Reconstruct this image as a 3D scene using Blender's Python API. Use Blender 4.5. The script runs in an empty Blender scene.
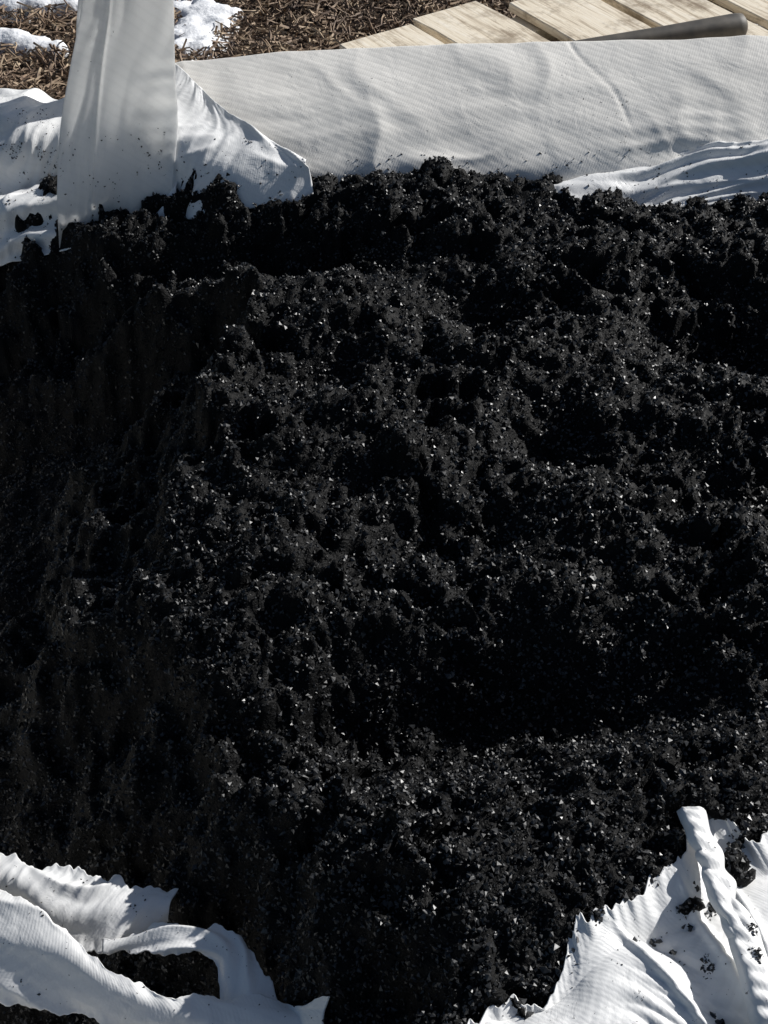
import bpy, math, numpy as np, bmesh
from mathutils import Vector
from mathutils.bvhtree import BVHTree
rng=np.random.default_rng(7)
scene=bpy.context.scene
scene.view_settings.view_transform='Standard'
scene.view_settings.look='None'
scene.view_settings.exposure=0

# ---------------------------------------------------------------- noise
def _hash(ix,iy,seed):
    h=(ix.astype(np.int64)*374761393+iy.astype(np.int64)*668265263+seed*974711)&0xffffffff
    h=((h^(h>>13))*1274126177)&0xffffffff
    h=h^(h>>16)
    return h
def perlin(x,y,seed=0):
    x=np.asarray(x,float);y=np.asarray(y,float)
    ix=np.floor(x);iy=np.floor(y);fx=x-ix;fy=y-iy
    ix=ix.astype(np.int64);iy=iy.astype(np.int64)
    def g(a,b,dx,dy):
        an=_hash(a,b,seed)/4294967296.0*2*math.pi
        return np.cos(an)*dx+np.sin(an)*dy
    u=fx*fx*fx*(fx*(fx*6-15)+10);v=fy*fy*fy*(fy*(fy*6-15)+10)
    a=g(ix,iy,fx,fy);b=g(ix+1,iy,fx-1,fy);c=g(ix,iy+1,fx,fy-1);d=g(ix+1,iy+1,fx-1,fy-1)
    return ((a*(1-u)+b*u)*(1-v)+(c*(1-u)+d*u)*v)*1.5
def fbm(x,y,scale,octv,seed,gain=.5):
    s=0;a=1
    for o in range(octv):
        s=s+a*perlin(x/scale*2**o+o*17.3,y/scale*2**o-o*9.1,seed+o);a*=gain
    return s

# ---------------------------------------------------------------- pile height
by=[.2,.42,.50,.68,.82,1.06,1.2,1.28,1.33,1.38,1.42,1.46,1.55,1.6,1.8]
bx=[.08,.02,-.02,-.13,-.24,-.20,-.19,-.14,-.12,-.27,-.30,-.30,-.44,-.48,-.5]
def G(x,y,cx,cy,sx,sy,a,rot=0):
    c,s=math.cos(rot),math.sin(rot)
    dx=(x-cx)*c+(y-cy)*s; dy=-(x-cx)*s+(y-cy)*c
    return a*np.exp(-.5*((dx/sx)**2+(dy/sy)**2))
def Ddist(x,y):
    xb=np.interp(y,by,bx)+.045*fbm(x,y,.10,4,41,.6)
    return (xb-x)*.87
def Hmacro(x,y):
    h=.395+.05*(1-((y-1.15)/.75)**2)
    D=Ddist(x,y)
    k=.007
    Ds=k*np.log1p(np.exp(np.clip(D/k,-30,30)))
    h=h-.27*(1-np.exp(-(Ds*1.7/.27)))-.45*np.maximum(0,D-.08)
    h=h+G(x,y,.13,.71,.13,.05,-.085,.12)
    h=h+G(x,y,-.02,.69,.07,.045,-.055,.15)
    h=h+G(x,y,-.10,1.46,.12,.045,-.075,-.25)
    h=h+G(x,y,-.30,1.46,.12,.05,-.085,0)
    h=h+G(x,y,.11,1.31,.05,.04,-.055,-.6)
    h=h+G(x,y,.45,1.27,.10,.06,-.10,-.3)
    h=h+G(x,y,.20,1.04,.05,.035,-.035,-.3)
    h=h+G(x,y,.34,.98,.06,.03,-.03,-.3)
    h=h+G(x,y,-.07,1.16,.045,.03,-.025,.2)
    h=h+G(x,y,.06,.90,.06,.03,-.02,.1)
    h=h+G(x,y,.10,.50,.12,.05,.02,0)
    h=h+G(x,y,.45,1.64,.14,.05,-.04,0)
    h=h+G(x,y,-.42,1.61,.09,.06,-.035,0)
    h=h+G(x,y,-.52,1.62,.06,.05,-.03,0)
    h=h+G(x,y,-.06,.44,.06,.05,-.03,0)
    h=h+G(x,y,.06,1.60,.12,.03,.014,0)
    h=h-np.maximum(0,y-1.66)*.9
    return h
N=1700
cx=rng.uniform(-.8,.8,N);cy=rng.uniform(.28,1.66,N);cr_=rng.uniform(.005,.010,N)*(1+ (rng.random(N)<.16)*rng.uniform(.4,1.8,N))
cx=np.append(cx,[.076,.082]);cy=np.append(cy,[1.615,1.60]);cr_=np.append(cr_,[.026,.016])
def Hgrid(xs,ys):
    X,Y=np.meshgrid(xs,ys)
    wx=X+.010*fbm(X,Y,.018,3,5);wy=Y+.010*fbm(X,Y,.018,3,6)
    Z=Hmacro(X,Y)
    damp=1/(1+np.exp(np.clip((Ddist(X,Y)-.02)/.012,-30,30)))*.90+.10
    n=fbm(X,Y,.16,2,11,.5)*.018
    mask=np.clip(.5+fbm(X,Y,.13,2,55)*1.5,0.0,1)
    ax=X+.02*fbm(X,Y,.05,2,57);ay=Y+.02*fbm(X,Y,.05,2,58)
    b=(.5-np.abs(fbm(ax,ay*1.35,.09,4,21,.55)))*.042*(.4+.6*mask)+.006*(.3+.7*mask)*fbm(X,Y,.026,3,23,.6)
    Z=Z+(n+b-.014)*damp
    base=Z.copy()
    dx=xs[1]-xs[0]
    for a,c,r in zip(cx,cy,cr_):
        i0=max(0,int((a-r*1.8-xs[0])/dx));i1=min(len(xs),int((a+r*1.8-xs[0])/dx)+2)
        j0=max(0,int((c-r*1.8-ys[0])/dx));j1=min(len(ys),int((c+r*1.8-ys[0])/dx)+2)
        if i1<=i0 or j1<=j0: continue
        sx=wx[j0:j1,i0:i1]-a;sy=wy[j0:j1,i0:i1]-c
        q=1-(sx*sx+sy*sy)/(r*r)
        ci=min(len(xs)-1,max(0,int((a-xs[0])/dx)));cj=min(len(ys)-1,max(0,int((c-ys[0])/dx)))
        cap=base[cj,ci]-.2*r+r*.95*np.sqrt(np.maximum(q,0))*damp[cj,ci]
        Z[j0:j1,i0:i1]=np.where(q>0,np.maximum(Z[j0:j1,i0:i1],cap),Z[j0:j1,i0:i1])
    Z=Z+(fbm(X,Y,.012,2,31,.8)*.0028)*(.3+.7*damp)
    return X,Y,np.maximum(Z,.05)
dx=.0038
xs=np.arange(-.80,.80,dx);ys=np.arange(.30,1.80,dx)
X,Y,Z=Hgrid(xs,ys)
Zs=Z.copy()
for _ in range(40):
    P_=np.pad(Zs,1,mode='edge');Zs=(P_[:-2,1:-1]+P_[2:,1:-1]+P_[1:-1,:-2]+P_[1:-1,2:]+P_[1:-1,1:-1])/5
def samp(A,x,y):
    x=np.asarray(x);y=np.asarray(y)
    i=np.clip((x-xs[0])/dx,0,len(xs)-1.001);j=np.clip((y-ys[0])/dx,0,len(ys)-1.001)
    i0=i.astype(int);j0=j.astype(int);fi=i-i0;fj=j-j0
    return (A[j0,i0]*(1-fi)+A[j0,i0+1]*fi)*(1-fj)+(A[j0+1,i0]*(1-fi)+A[j0+1,i0+1]*fi)*fj
def Hs(x,y): return samp(Z,x,y)

# ---------------------------------------------------------------- helpers
def mesh_np(name,V,F,mat=None,smooth=False,uv=None,parent=None):
    me=bpy.data.meshes.new(name)
    V=np.asarray(V,np.float32);F=np.asarray(F,np.int32);k=F.shape[1]
    me.vertices.add(len(V));me.vertices.foreach_set('co',V.ravel())
    me.loops.add(F.size);me.loops.foreach_set('vertex_index',F.ravel())
    me.polygons.add(len(F));me.polygons.foreach_set('loop_start',np.arange(0,F.size,k,dtype=np.int32))
    me.polygons.foreach_set('loop_total',np.full(len(F),k,dtype=np.int32))
    me.polygons.foreach_set('use_smooth',np.full(len(F),smooth))
    if uv is not None:
        l=me.uv_layers.new(name='UVMap');l.data.foreach_set('uv',np.asarray(uv,np.float32)[F.ravel()].ravel())
    me.update(calc_edges=True);me.validate()
    o=bpy.data.objects.new(name,me);scene.collection.objects.link(o)
    if mat: me.materials.append(mat)
    if parent: o.parent=parent
    return o
def gridF(nr,nc):
    idx=np.arange(nr*nc).reshape(nr,nc)
    return np.stack([idx[:-1,:-1],idx[:-1,1:],idx[1:,1:],idx[1:,:-1]],-1).reshape(-1,4)
def empty(name,loc=(0,0,0)):
    e=bpy.data.objects.new(name,None);e.location=loc;e.empty_display_size=.1;scene.collection.objects.link(e);return e
def newmat(name):
    m=bpy.data.materials.new(name);m.use_nodes=True
    nt=m.node_tree;b=nt.nodes['Principled BSDF'];return m,nt,b
def nd(nt,t,**k):
    n=nt.nodes.new(t)
    for a,v in k.items():
        if a in n.inputs.keys(): n.inputs[a].default_value=v
        else: setattr(n,a,v)
    return n
def ramp(nt,fac,stops):
    r=nt.nodes.new('ShaderNodeValToRGB');e=r.color_ramp.elements
    while len(e)<len(stops): e.new(.5)
    for i,(p,c) in enumerate(stops): e[i].position=p;e[i].color=(*c,1) if len(c)==3 else c
    nt.links.new(fac,r.inputs[0]);return r

# ---------------------------------------------------------------- materials
def charcoal(name,r0,r1,c0,c1,bump,spec):
    m,nt,b=newmat(name);L=nt.links
    tc=nd(nt,'ShaderNodeTexCoord')
    n=nd(nt,'ShaderNodeTexNoise',Scale=170.0,Detail=1.0);L.new(tc.outputs['Object'],n.inputs['Vector'])
    r=ramp(nt,n.outputs['Fac'],[(.3,(c0,c0,c0*1.05)),(.7,(c1*.96,c1,c1*1.07))]);L.new(r.outputs[0],b.inputs['Base Color'])
    r2=ramp(nt,n.outputs['Color'],[(.3,(r0,)*3),(.7,(r1,)*3)]);L.new(r2.outputs[0],b.inputs['Roughness'])
    b.inputs['Specular IOR Level'].default_value=spec
    if bump:
        bp=nd(nt,'ShaderNodeBump',Strength=.8,Distance=.002);n3=nd(nt,'ShaderNodeTexNoise',Scale=420.0,Detail=2.0)
        L.new(tc.outputs['Object'],n3.inputs['Vector']);L.new(n3.outputs['Fac'],bp.inputs['Height']);L.new(bp.outputs[0],b.inputs['Normal'])
    return m
m_char=charcoal('charcoal_bed',.5,.75,.001,.004,True,.15)
m_grain=charcoal('charcoal_grain',.36,.58,.003,.030,False,.70)

def fabric(name,col=(.80,.80,.79),trans=.3,dirt=.5,weave=.12,streak=0,crump=.4):
    m,nt,b=newmat(name);L=nt.links
    tc=nd(nt,'ShaderNodeTexCoord')
    n=nd(nt,'ShaderNodeTexNoise',Scale=6.0,Detail=7.0,Roughness=.65);L.new(tc.outputs['Object'],n.inputs['Vector'])
    dc=tuple(c*(1-.35*dirt) for c in col)
    r=ramp(nt,n.outputs['Fac'],[(.33,dc),(.58,col)])
    sp=nd(nt,'ShaderNodeTexNoise',Scale=150.0,Detail=3.0,Roughness=.7);L.new(tc.outputs['Object'],sp.inputs['Vector'])
    mx0=nd(nt,'ShaderNodeMath',operation='MULTIPLY_ADD');L.new(n.outputs['Fac'],mx0.inputs[0]);mx0.inputs[1].default_value=.5;L.new(sp.outputs['Fac'],mx0.inputs[2])
    t0=.98-.06*dirt
    r3=ramp(nt,mx0.outputs[0],[(t0,(0,0,0)),(min(1,t0+.08),(1,1,1))])
    mx=nd(nt,'ShaderNodeMix',data_type='RGBA');L.new(r3.outputs[0],mx.inputs['Factor'])
    L.new(r.outputs[0],mx.inputs['A']);mx.inputs['B'].default_value=(.15,.15,.15,1)
    colout=mx.outputs['Result']
    w1=nd(nt,'ShaderNodeTexWave',wave_type='BANDS',bands_direction='X',Scale=95.0,Distortion=.6)
    w3=nd(nt,'ShaderNodeTexWave',wave_type='BANDS',bands_direction='Y',Scale=26.0,Distortion=1.2)
    mp=nd(nt,'ShaderNodeMapping');mp.inputs['Rotation'].default_value=(0,0,.5)
    L.new(tc.outputs['UV'],mp.inputs['Vector'])
    for w in (w1,w3): L.new(mp.outputs[0],w.inputs['Vector'])
    if streak:
        rs=ramp(nt,w3.outputs['Fac'],[(.0,(1-streak,)*3),(.35,(1,1,1))])
        m2=nd(nt,'ShaderNodeMix',data_type='RGBA',blend_type='MULTIPLY');L.new(n.outputs['Fac'],m2.inputs['Factor'])
        L.new(colout,m2.inputs['A']);L.new(rs.outputs[0],m2.inputs['B']);colout=m2.outputs['Result']
    L.new(colout,b.inputs['Base Color'])
    b.inputs['Roughness'].default_value=.42
    a2=nd(nt,'ShaderNodeMath',operation='ADD');L.new(w1.outputs['Fac'],a2.inputs[0]);L.new(w3.outputs['Fac'],a2.inputs[1])
    bp=nd(nt,'ShaderNodeBump',Strength=weave,Distance=.001);L.new(a2.outputs[0],bp.inputs['Height'])
    cn=nd(nt,'ShaderNodeTexNoise',Scale=26.0,Detail=6.0,Roughness=.55,Distortion=.5);L.new(tc.outputs['Object'],cn.inputs['Vector'])
    bp2=nd(nt,'ShaderNodeBump',Strength=crump,Distance=.008);L.new(cn.outputs['Fac'],bp2.inputs['Height']);L.new(bp.outputs[0],bp2.inputs['Normal'])
    L.new(bp2.outputs[0],b.inputs['Normal'])
    t=nd(nt,'ShaderNodeBsdfTranslucent');L.new(colout,t.inputs['Color'])
    ms=nd(nt,'ShaderNodeMixShader');ms.inputs[0].default_value=trans
    L.new(b.outputs[0],ms.inputs[1]);L.new(t.outputs[0],ms.inputs[2])
    L.new(ms.outputs[0],nt.nodes['Material Output'].inputs['Surface'])
    return m
m_fab=fabric('woven_polypropylene',(.97,.94,.88),.07,.35,.11,.16,.22)
m_fab2=fabric('woven_polypropylene_clean',(.94,.94,.93),.08,.3,.09,.06,.35)
m_strap=fabric('lifting_loop_webbing',(.96,.96,.95),.62,.1,.12,.05,.3)

# ---------------------------------------------------------------- charcoal pile
pile=empty('charcoal_pile')
V=np.stack([X,Y,Z],-1).reshape(-1,3)
mesh_np('pile_bed',V,gridF(*X.shape),m_char,True,parent=pile)
octV=np.array([[1,0,0],[-1,0,0],[0,1,0],[0,-1,0],[0,0,1],[0,0,-1]],float)
octF=np.array([[0,2,4],[2,1,4],[1,3,4],[3,0,4],[2,0,5],[1,2,5],[3,1,5],[0,3,5]])
def grains(name,P,size,mat,parent):
    n=len(P)
    v=np.repeat(octV[None],n,0)*rng.uniform(.5,1.15,(n,6,1))
    v+=rng.normal(0,.18,(n,6,3))
    v*=rng.uniform(.55,1.25,(n,1,3))
    q=rng.normal(size=(n,4));q/=np.linalg.norm(q,axis=1,keepdims=True)
    w,x,y,z=q.T
    R=np.stack([1-2*(y*y+z*z),2*(x*y-z*w),2*(x*z+y*w),2*(x*y+z*w),1-2*(x*x+z*z),2*(y*z-x*w),2*(x*z-y*w),2*(y*z+x*w),1-2*(x*x+y*y)],-1).reshape(n,3,3)
    v=np.einsum('nij,nkj->nki',R,v)*size[:,None,None]+P[:,None,:]
    F=(octF[None]+6*np.arange(n)[:,None,None]).reshape(-1,3)
    return mesh_np(name,v.reshape(-1,3),F,mat,False,parent=parent)
n=150000
gy=.33+(1.68-.33)*rng.random(n)**1.15
gx=rng.uniform(-1,1,n)*np.clip(.38+.27*gy,0,.76)
sl=np.hypot(Hs(gx+.003,gy)-Hs(gx-.003,gy),Hs(gx,gy+.003)-Hs(gx,gy-.003))/.006
keep=rng.random(n)<np.clip(np.sqrt(1+sl*sl)/1.7,.5,1)
gx,gy=gx[keep],gy[keep];n=len(gx)
sz=.0012+.0024*rng.random(n)**1.8
gz=Hs(gx,gy)+sz*rng.uniform(.1,.9,n)*np.where(Ddist(gx,gy)>.02,.2,1)
grains('pile_grains',np.stack([gx,gy,gz],-1),sz,m_grain,pile)

# ---------------------------------------------------------------- fabric patches
def cr(P,n):
    P=np.asarray(P,float);m=len(P)
    Q=np.concatenate([[2*P[0]-P[1]],P,[2*P[-1]-P[-2]]])
    t=np.linspace(0,m-1-1e-6,n);i=t.astype(int);f=(t-i).reshape((-1,)+(1,)*(P.ndim-1))
    p0,p1,p2,p3=Q[i],Q[i+1],Q[i+2],Q[i+3]
    return .5*((2*p1)+(-p0+p2)*f+(2*p0-5*p1+4*p2-p3)*f*f+(-p0+3*p1-3*p2+p3)*f**3)
def folds(U,V,ang,sp,ln,seed,amp):
    c,s=math.cos(ang),math.sin(ang)
    a=(U*c+V*s)/ln;b=(-U*s+V*c)/sp+.6*perlin(U/.12,V/.12,seed+3)
    return amp*(1-2*np.sqrt(perlin(a,b,seed)**2+.0015))*np.clip(.5+1.3*perlin(U/.14,V/.14,seed+9),.05,1)
fabobjs=[]
def patch(name,ctrl,nu,nv,mat,parent,wr=.004,ws=.15,drape=None,seed=1,edge=.003,crease=None):
    C=np.asarray(ctrl,float)
    A=cr(C,nv);A=np.swapaxes(cr(np.swapaxes(A,0,1),nu),0,1)
    du=np.gradient(A,axis=1);dv=np.gradient(A,axis=0)
    nrm=np.cross(du,dv);nrm/=np.linalg.norm(nrm,axis=2,keepdims=True)+1e-9
    U=np.cumsum(np.linalg.norm(du,axis=2),1);Vv=np.cumsum(np.linalg.norm(dv,axis=2),0)
    w=fbm(U,Vv,ws,2,seed*13)*wr
    if crease is not None: w=w+crease(U,Vv,np.linspace(0,1,nu)[None,:],np.linspace(0,1,nv)[:,None])
    if drape is not None: A[...,2]=np.maximum(A[...,2],samp(Zs,A[...,0],A[...,1])+drape)
    A=A+nrm*w[...,None]
    fall=np.clip(1-np.linspace(0,1,nv)*6,0,1)[:,None]
    A[...,1]+=fbm(U[0],Vv[0]*0+seed,.035,4,seed+5,.55)[None,:]*edge*fall
    A[...,1]+=fbm(U[-1],Vv[-1]*0+seed+9,.035,4,seed+6,.55)[None,:]*edge*fall[::-1]
    o=mesh_np(name,A.reshape(-1,3),gridF(nv,nu),mat,True,uv=np.stack([U,Vv],-1).reshape(-1,2),parent=parent)
    s=o.modifiers.new('thickness','SOLIDIFY');s.thickness=.0012;s.offset=0
    fabobjs.append((A.reshape(-1,3),gridF(nv,nu)))
    return o
bag=empty('bulk_bag')
topx=[-.40,-.21,0,.30,.59,.95];tz=[.462,.490,.50,.508,.522,.53];botx=[-.34,-.19,0,.27,.52,.9]
prof=[(1.58,-.20,0),(1.625,-.10,.2),(1.67,-.060,.35),(1.755,-.022,.65),(1.845,.001,.98),(1.858,.001,1),(1.865,-.012,1),(1.87,-.12,1)]
dro=[0,0,0,-.01,-.02,-.02]
ctrl=[[(botx[i]*(1-f)+topx[i]*f,y,tz[i]+dz+dro[i]*(1-f)) for i in range(6)] for (y,dz,f) in prof]
def bpc(U,V,u,v):
    g=U-.70-.28*(.36-V)*1.0+.006*np.sin(V*40)
    low=np.clip((.50-v)*6,0,1)
    return folds(U,V,1.1,.18,.45,301,.003)+folds(U,V,2.2,.10,.35,307,.002)-.0018*np.exp(-(g/.003)**2)*np.clip((v-.3)*8,0,1)*np.clip((.66-v)*20,0,1)+folds(U,V,.15,.05,.3,303,.004)*low
patch('back_panel',ctrl,460,130,m_fab,bag,wr=.006,ws=.25,seed=3,edge=.001,crease=bpc)
patch('corner_fold',[[(-.315,1.60,.36),(-.27,1.575,.38),(-.19,1.57,.40),(-.10,1.575,.41)],
 [(-.315,1.66,.455),(-.27,1.63,.445),(-.20,1.60,.440),(-.106,1.60,.440)],
 [(-.32,1.76,.478),(-.29,1.73,.475),(-.22,1.67,.462),(-.112,1.607,.450)],
 [(-.335,1.86,.478),(-.312,1.83,.486),(-.24,1.72,.478),(-.116,1.615,.448)]],100,80,m_fab2,bag,wr=.003,seed=5,
 crease=lambda U,V,u,v: folds(U,V,.3,.05,.25,311,.005)+folds(U,V,.9,.02,.12,312,.002))
patch('rear_left_panel',[
 [(-.85,1.60,.20),(-.70,1.59,.24),(-.59,1.58,.29),(-.50,1.57,.32),(-.40,1.57,.34),(-.30,1.57,.36)],
 [(-.85,1.66,.30),(-.70,1.65,.33),(-.58,1.64,.372),(-.50,1.65,.385),(-.40,1.65,.40),(-.30,1.64,.42)],
 [(-.85,1.70,.33),(-.70,1.70,.35),(-.58,1.70,.325),(-.50,1.71,.34),(-.40,1.71,.38),(-.30,1.70,.42)],
 [(-.85,1.74,.34),(-.70,1.74,.38),(-.58,1.735,.415),(-.50,1.74,.42),(-.40,1.74,.43),(-.30,1.75,.45)],
 [(-.87,1.84,.37),(-.72,1.84,.405),(-.61,1.84,.425),(-.50,1.84,.425),(-.40,1.84,.445),(-.30,1.84,.462)],
 [(-.87,1.87,.33),(-.72,1.87,.38),(-.61,1.87,.40),(-.50,1.87,.40),(-.40,1.87,.42),(-.30,1.87,.44)],
 [(-.87,1.87,.20),(-.72,1.87,.22),(-.61,1.87,.24),(-.50,1.87,.24),(-.40,1.87,.26),(-.30,1.87,.28)]],170,170,m_fab2,bag,wr=.005,ws=.12,seed=8,
 crease=lambda U,V,u,v: folds(U,V,.25,.05,.18,321,.016)+folds(U,V,.9,.03,.1,322,.009))
lp=[(1.575,.33,-.482,-.312),(1.60,.405,-.476,-.308),(1.66,.474,-.470,-.299),(1.69,.55,-.448,-.297),(1.72,.637,-.420,-.294),(1.75,.72,-.41,-.30),(1.80,.755,-.41,-.30),(1.85,.72,-.42,-.31),(1.87,.62,-.45,-.33),(1.875,.50,-.48,-.34),(1.88,.36,-.49,-.34)]
def loopc(U,V,u,v): return .004*np.cos((u-.5)*math.pi*1.2)+folds(U,V,1.45,.03,.3,331,.004)+folds(U,V,.2,.03,.1,332,.003)-.003*np.exp(-((u-.30)/.02)**2)
patch('lifting_loop',[[(a+(b-a)*t,y+.012*math.sin(t*3),z) for t in (0,.33,.66,1)] for (y,z,a,b) in lp],80,200,m_strap,bag,wr=.003,ws=.15,seed=12,crease=loopc,edge=0)
patch('rear_right_fold',[
 [(.20,1.565,.385),(.27,1.55,.39),(.36,1.56,.385),(.47,1.58,.385),(.62,1.58,.38),(.8,1.58,.38)],
 [(.21,1.59,.405),(.28,1.585,.41),(.37,1.60,.408),(.48,1.61,.405),(.62,1.61,.41),(.8,1.61,.41)],
 [(.22,1.605,.41),(.29,1.615,.42),(.38,1.63,.425),(.49,1.64,.435),(.62,1.64,.445),(.8,1.64,.445)],
 [(.23,1.62,.40),(.30,1.635,.415),(.39,1.65,.425),(.50,1.67,.445),(.62,1.67,.455),(.8,1.67,.455)]],180,60,m_fab2,bag,wr=.004,ws=.1,seed=17,
 crease=lambda U,V,u,v: folds(U,V,.12,.022,.25,341,.007)+folds(U,V,.7,.02,.08,342,.003))
patch('front_rim_flap',[
 [(-.44,.53,.27),(-.351,.548,.285),(-.29,.515,.285),(-.245,.508,.285),(-.198,.530,.285)],
 [(-.44,.565,.30),(-.355,.57,.305),(-.295,.545,.305),(-.248,.535,.305),(-.195,.545,.30)],
 [(-.44,.60,.298),(-.36,.592,.303),(-.302,.58,.303),(-.253,.565,.30),(-.190,.560,.295)]],180,70,m_fab2,bag,wr=.003,ws=.1,seed=21,edge=.012,
 crease=lambda U,V,u,v: folds(U,V,.4,.03,.12,351,.007)+folds(U,V,1.3,.012,.05,352,.0012))
patch('front_rim_band',[
 [(-.46,.47,.28),(-.385,.468,.285),(-.327,.455,.29),(-.275,.449,.29),(-.231,.438,.29),(-.187,.424,.285),(-.139,.408,.285),(-.095,.405,.29),(-.049,.405,.29)],
 [(-.46,.52,.315),(-.40,.515,.318),(-.337,.498,.325),(-.28,.480,.325),(-.234,.458,.315),(-.189,.441,.310),(-.139,.433,.308),(-.096,.430,.308),(-.05,.430,.308)],
 [(-.47,.575,.318),(-.41,.565,.322),(-.346,.545,.328),(-.286,.511,.328),(-.236,.475,.32),(-.19,.455,.315),(-.139,.454,.31),(-.096,.449,.31),(-.045,.440,.30)]],260,80,m_fab2,bag,wr=.003,ws=.12,seed=25,edge=.006,drape=.010,
 crease=lambda U,V,u,v: folds(U,V,-.2,.035,.25,361,.008)+folds(U,V,.6,.015,.08,362,.0015))
patch('front_rim_tie',[
 [(-.25,.500,.295),(-.184,.497,.303),(-.150,.489,.303),(-.143,.469,.303),(-.14,.445,.303)],
 [(-.251,.506,.298),(-.185,.508,.308),(-.14,.499,.308),(-.122,.473,.308),(-.114,.447,.308)],
 [(-.252,.512,.298),(-.186,.519,.306),(-.130,.507,.306),(-.103,.477,.306),(-.090,.449,.306)]],130,44,m_fab2,bag,wr=.003,ws=.06,seed=28,edge=.008,drape=.008,
 crease=lambda U,V,u,v: folds(U,V,.1,.018,.12,365,.006))
def fc(U,V,u,v):
    k=np.clip(v*5,0,1)
    return k*(folds(U,V,1.25,.055,.3,371,.013)+folds(U,V,.9,.018,.12,372,.005)+folds(U,V,.2,.02,.08,373,.002)-.008*np.exp(-((u-.745+.05*v)/.010)**2)-.006*np.exp(-((u-.64-.03*v)/.008)**2)-.006*np.exp(-((u-.52-.10*v)/.006)**2)*(v<.7))
inner=[(-.02,.375),(.028,.390),(.075,.412),(.135,.440),(.165,.492),(.235,.518),(.275,.572),(.335,.565),(.43,.60)]
outer=[(-.02,.335),(.04,.33),(.09,.33),(.15,.33),(.21,.335),(.28,.34),(.36,.35),(.44,.37),(.54,.40)]
rows=[]
for f,z in ((0,.388),(.25,.408),(.5,.415),(.75,.405),(1,.36)):
    rows.append([(a[0]*(1-f)+b[0]*f,a[1]*(1-f)+b[1]*f-.012*(1-f),z) for a,b in zip(inner,outer)])
patch('front_right_panel',rows,380,150,m_fab2,bag,wr=.004,ws=.15,drape=.006,seed=31,edge=.018,crease=fc)
patch('seam_strip',[[(x-.013,y-.012,z-.004),(x-.007,y-.012,z+.003),(x+.006,y-.012,z+.002),(x+.013,y-.012,z-.005)] for x,y,z in
 [(.262,.580,.425),(.270,.535,.430),(.275,.49,.432),(.283,.45,.432),(.287,.41,.43),(.29,.37,.41)]],34,220,m_fab2,bag,wr=.002,ws=.06,seed=35,
 crease=lambda U,V,u,v:.0014*np.sin(V*420+2*np.sin(V*40))*np.exp(-((u-.5)/.14)**2)+folds(U,V,.7,.02,.04,375,.005),drape=.006)
loop=[]
for k in range(200):
    a=2*math.pi*k/200
    c,s=math.cos(a),math.sin(a)
    loop.append((.86*np.sign(c)*abs(c)**.35,1.09+.80*np.sign(s)*abs(s)**.35,a))
rowsV=[]
for j in range(24):
    t=j/23
    for (x,y,a) in loop:
        top=.33 if y<.9 else .36
        if x<-.5 : top=.27
        if y>1.7 and x>-.3: top=.42
        bul=1+.05*math.sin(t*math.pi)+.012*math.sin(a*23+4*math.sin(t*3))*(1-abs(2*t-1)*.5)
        rowsV.append((x*bul*(.93+.07*(1-t)),1.09+(y-1.09)*(1+.012*math.sin(a*17)), top*t))
F=[]
for j in range(23):
    for k in range(200):
        F.append((j*200+k,j*200+(k+1)%200,(j+1)*200+(k+1)%200,(j+1)*200+k))
mesh_np('outer_wall',rowsV,F,m_fab,True,uv=[(v[0]+v[1],v[2]) for v in rowsV],parent=bag)

bv=[];bf=[];off=0
for A,Fq in fabobjs:
    bv+= [tuple(p) for p in A]; bf+=[tuple(int(i)+off for i in f) for f in Fq]; off+=len(A)
bvh=BVHTree.FromPolygons(bv,bf)
P=[];S=[]
def crumbs(n,x0,x1,y0,y1,s0,s1,clump=.02,thr=.1):
    a=rng.uniform(x0,x1,n);b=rng.uniform(y0,y1,n);m=fbm(a,b,clump,3,77)
    for x,y,k in zip(a,b,m):
        if k<thr: continue
        h=bvh.ray_cast(Vector((x,y,.60)),Vector((0,0,-1)))
        if h[0] is None: continue
        if h[0].z<Hs(x,y): continue
        s=s0+(s1-s0)*rng.random()**3
        P.append((x,y,h[0].z+s*.4));S.append(s)
crumbs(3500,-.46,0,.38,.62,.0005,.0020,.03,.45)
crumbs(2200,-.46,0,.38,.62,.0004,.0011,.03,-.3)
crumbs(5000,0,.45,.36,.62,.0005,.0018,.03,.6)
crumbs(2200,0,.45,.36,.62,.0004,.0010,.03,-.3)
crumbs(1600,.235,.30,.425,.46,.0008,.0024,.02,.2)
crumbs(3500,-.6,.8,1.57,1.66,.0006,.0024,.03,.1)
crumbs(700,-.35,.8,1.62,1.88,.0004,.0012,.05,-.2)
crumbs(900,-.65,-.5,1.6,1.8,.0008,.002,.05,-.1)
crumbs(1500,-.66,-.47,1.69,1.725,.0008,.0026,.03,.1)
grains('spilled_crumbs',np.array(P),np.array(S),m_grain,pile)

# ---------------------------------------------------------------- ground
m,nt,b=newmat('bare_ground');L=nt.links
tc=nd(nt,'ShaderNodeTexCoord');n1=nd(nt,'ShaderNodeTexNoise',Scale=9.0,Detail=8.0,Roughness=.7);L.new(tc.outputs['Object'],n1.inputs['Vector'])
r=ramp(nt,n1.outputs['Fac'],[(.3,(.03,.02,.013)),(.7,(.11,.075,.045))]);L.new(r.outputs[0],b.inputs['Base Color']);b.inputs['Roughness'].default_value=.95
bp=nd(nt,'ShaderNodeBump',Strength=.8,Distance=.02);n2=nd(nt,'ShaderNodeTexNoise',Scale=40.0,Detail=8.0);L.new(tc.outputs['Object'],n2.inputs['Vector']);L.new(n2.outputs['Fac'],bp.inputs['Height']);L.new(bp.outputs[0],b.inputs['Normal'])
m_ground=m
def nonuni(lo,hi,a,b_,nf,ncoarse):
    return np.concatenate([lo+(a-lo)*(1-np.linspace(1,0,ncoarse,endpoint=False)**2.5),np.linspace(a,b_,nf),b_+(hi-b_)*np.linspace(0,1,ncoarse+1)[1:]**2.5])
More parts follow.
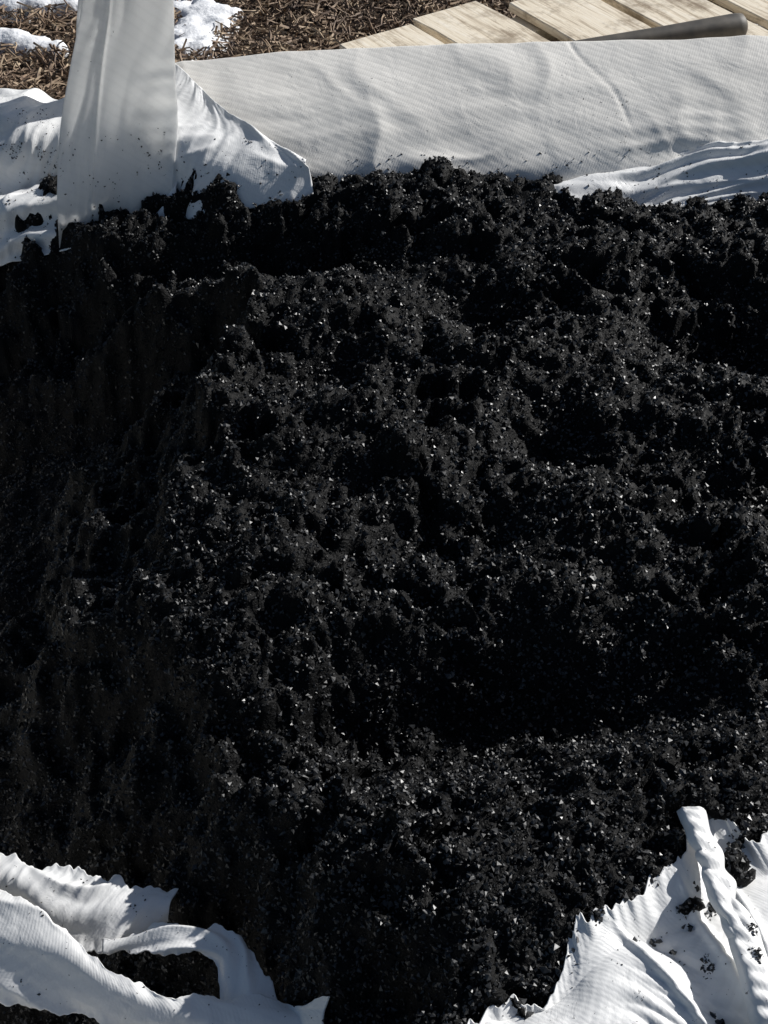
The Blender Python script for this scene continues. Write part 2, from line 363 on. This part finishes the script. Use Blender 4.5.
gxs=nonuni(-120,120,-2.5,2.5,240,30);gys=nonuni(-120,120,-.5,5.5,280,30)
GX,GY=np.meshgrid(gxs,gys)
def Gh(x,y): return .018*fbm(x,y,.5,4,61)
GZ=Gh(GX,GY)-.01
mesh_np('ground',np.stack([GX,GY,GZ],-1).reshape(-1,3),gridF(*GX.shape),m_ground,True)
m,nt,b=newmat('snow');b.inputs['Base Color'].default_value=(.92,.93,.95,1);b.inputs['Roughness'].default_value=.6
tc=nd(nt,'ShaderNodeTexCoord');n2=nd(nt,'ShaderNodeTexNoise',Scale=60.0,Detail=6.0);nt.links.new(tc.outputs['Object'],n2.inputs['Vector'])
bp=nd(nt,'ShaderNodeBump',Strength=.5,Distance=.01);nt.links.new(n2.outputs['Fac'],bp.inputs['Height']);nt.links.new(bp.outputs[0],b.inputs['Normal'])
SX,SY=np.meshgrid(np.linspace(-4,4,700),np.linspace(1.95,8,600))
sn=fbm(SX,SY,.3,5,91,.65)*.06-.05
sn+=G(SX,SY,-.98,3.20,.2,.05,.13)+G(SX,SY,-.92,3.00,.15,.035,.13,-.25)+G(SX,SY,-.45,3.12,.10,.10,.15)+G(SX,SY,-.42,2.72,.10,.06,.13)
sn-=G(SX,SY,-.9,2.82,.2,.06,.08)+G(SX,SY,-.05,3.05,.2,.25,.09)
sn+=np.clip((SY-4.2)*.05,0,.08)
SZ=np.minimum(sn,.015+sn*.25)+Gh(SX,SY)-.004
mesh_np('snow',np.stack([SX,SY,SZ],-1).reshape(-1,3),gridF(*SX.shape),m,True)
def snowh(x,y):
    i=int(np.clip((x+4)/8*699,0,699));j=int(np.clip((y-1.95)/6.05*599,0,599));return sn[j,i]
m,nt,b=newmat('straw');L=nt.links
tc=nd(nt,'ShaderNodeTexCoord');n1=nd(nt,'ShaderNodeTexNoise',Scale=28.0,Detail=2.0);L.new(tc.outputs['Object'],n1.inputs['Vector'])
r=ramp(nt,n1.outputs['Fac'],[(.32,(.08,.045,.026)),(.5,(.24,.16,.10)),(.68,(.46,.35,.23))]);L.new(r.outputs[0],b.inputs['Base Color']);b.inputs['Roughness'].default_value=.7
SV=[];SF=[]
for i in range(22000):
    x=rng.uniform(-1.4,.6);y=rng.uniform(2.4,3.7)
    if snowh(x,y)>.004 and rng.random()<.985: continue
    l=rng.uniform(.008,.06);w=rng.uniform(.001,.004);a=rng.uniform(0,math.pi*2);tl=rng.normal(0,.35)
    z=float(Gh(x,y))+rng.uniform(-.004,.018)
    d=Vector((math.cos(a)*math.cos(tl),math.sin(a)*math.cos(tl),math.sin(tl)));s=Vector((-math.sin(a),math.cos(a),0))*w;u=d.cross(s).normalized()*w*.8
    bend=Vector((rng.normal(0,.004),rng.normal(0,.004),rng.normal(0,.002)));c=Vector((x,y,z+.003));k=len(SV)
    for p in (c-d*l/2,c+bend,c+d*l/2):
        SV+= [tuple(p-s),tuple(p+s),tuple(p+u)]
    for q in (0,3):
        for (e,f) in ((0,1),(1,2),(2,0)): SF.append((k+q+e,k+q+f,k+q+3+f,k+q+3+e))
mesh_np('straw_mulch',SV,SF,m,False)

# ---------------------------------------------------------------- pallet
m,nt,b=newmat('pallet_wood');L=nt.links
tc=nd(nt,'ShaderNodeTexCoord');mp=nd(nt,'ShaderNodeMapping');mp.inputs['Scale'].default_value=(2,26,26);L.new(tc.outputs['Object'],mp.inputs['Vector'])
n1=nd(nt,'ShaderNodeTexNoise',Scale=3.0,Detail=7.0,Roughness=.7,Distortion=.6);L.new(mp.outputs[0],n1.inputs['Vector'])
n5=nd(nt,'ShaderNodeTexNoise',Scale=7.0,Detail=6.0,Roughness=.7);L.new(tc.outputs['Object'],n5.inputs['Vector'])
r=ramp(nt,n1.outputs['Fac'],[(.30,(.36,.27,.18)),(.5,(.84,.74,.58)),(.72,(.95,.88,.76))])
r5=ramp(nt,n5.outputs['Fac'],[(.38,(.36,.31,.26)),(.51,(1,1,1))])
mm=nd(nt,'ShaderNodeMix',data_type='RGBA',blend_type='MULTIPLY');mm.inputs['Factor'].default_value=.8
L.new(r.outputs[0],mm.inputs['A']);L.new(r5.outputs[0],mm.inputs['B']);L.new(mm.outputs['Result'],b.inputs['Base Color']);b.inputs['Roughness'].default_value=.75
bp=nd(nt,'ShaderNodeBump',Strength=.5,Distance=.002);L.new(n1.outputs['Fac'],bp.inputs['Height']);L.new(bp.outputs[0],b.inputs['Normal'])
m_wood=m
ang=math.atan2(-.835,.55)
pal=empty('wooden_pallet',(-.10,2.68,0));pal.rotation_euler=(0,0,ang)
def board(name,x0,x1,y0,y1,z0,z1,jit=.003,rot=0):
    bm=bmesh.new();bmesh.ops.create_cube(bm,size=1)
    for v in bm.verts:
        v.co=Vector(((x0+x1)/2+v.co.x*(x1-x0),(y0+y1)/2+v.co.y*(y1-y0),(z0+z1)/2+v.co.z*(z1-z0)))
    bmesh.ops.subdivide_edges(bm,edges=[e for e in bm.edges if abs(e.verts[0].co.x-e.verts[1].co.x)>.3] ,cuts=10)
    for v in bm.verts:
        v.co.y+=rng.normal(0,jit*.5)+rot*(v.co.x-.4);v.co.z+=.003*math.sin(v.co.x*5+y0*30)
    bmesh.ops.bevel(bm,geom=list(bm.edges),offset=.002,segments=1,affect='EDGES')
    me=bpy.data.meshes.new(name);bm.to_mesh(me);bm.free();me.materials.append(m_wood)
    o=bpy.data.objects.new(name,me);scene.collection.objects.link(o);o.parent=pal;return o
for k in range(6):
    st=[0,-.02,.035,-.03,.01,0][k]
    board('deck_board_%d'%(k+1),st,.95+st,k*.222,k*.222+[.195,.18,.19,.185,.19,.2][k],.122,.142,rot=[.0,.02,-.01,.015,0,0][k])
for k,xx in enumerate((.06,.46,.84)):
    board('stringer_%d'%(k+1),xx,xx+.09,0.005,1.30,.02,.118,.0)
m,nt,b=newmat('weathered_handle');L=nt.links
tc=nd(nt,'ShaderNodeTexCoord');n1=nd(nt,'ShaderNodeTexNoise',Scale=30.0,Detail=5.0);L.new(tc.outputs['Object'],n1.inputs['Vector'])
r=ramp(nt,n1.outputs['Fac'],[(.3,(.05,.045,.04)),(.7,(.12,.105,.085))]);L.new(r.outputs[0],b.inputs['Base Color']);b.inputs['Roughness'].default_value=.6
p0=Vector((.32,2.57,.168));p1=Vector((.80,2.70,.174));ax=(p1-p0).normalized();sd=Vector((-ax.y,ax.x,0));up=ax.cross(sd)
HV=[];HF=[]
prof=[(0,.012),(.05,.015),(.3,.019),(.6,.023),(.85,.028),(.95,.030),(.98,.028),(.995,.019),(1.0,.007)]
for t,rr in prof:
    for k in range(20):
        a=2*math.pi*k/20;HV.append(tuple(p0+(p1-p0)*t+sd*math.cos(a)*rr+up*math.sin(a)*rr))
for j in range(len(prof)-1):
    for k in range(20): HF.append((j*20+k,j*20+(k+1)%20,(j+1)*20+(k+1)%20,(j+1)*20+k))
mesh_np('tool_handle',HV,HF,m,True)

# ---------------------------------------------------------------- light
az=math.radians(60);el=math.radians(31)
s=Vector((math.sin(az)*math.cos(el),math.cos(az)*math.cos(el),math.sin(el)))
sun=bpy.data.lights.new('sun','SUN');sun.energy=5;sun.angle=math.radians(.5);sun.color=(1,.98,.95)
so=bpy.data.objects.new('sun',sun);so.rotation_euler=s.to_track_quat('Z','Y').to_euler();so.location=s*10;scene.collection.objects.link(so)
w=bpy.data.worlds.new('World');scene.world=w;w.use_nodes=True;nt=w.node_tree
sk=nt.nodes.new('ShaderNodeTexSky');sk.sky_type='NISHITA';sk.sun_disc=False;sk.sun_elevation=el;sk.sun_rotation=az
nt.links.new(sk.outputs[0],nt.nodes['Background'].inputs[0]);nt.nodes['Background'].inputs[1].default_value=.05

# ---------------------------------------------------------------- camera
cam=bpy.data.cameras.new('camera');co=bpy.data.objects.new('camera',cam);scene.collection.objects.link(co)
co.location=(0,0,1.35);co.rotation_euler=(math.radians(45),0,0)
cam.sensor_fit='VERTICAL';cam.angle=math.radians(45);cam.clip_start=.02;cam.clip_end=500
scene.camera=co
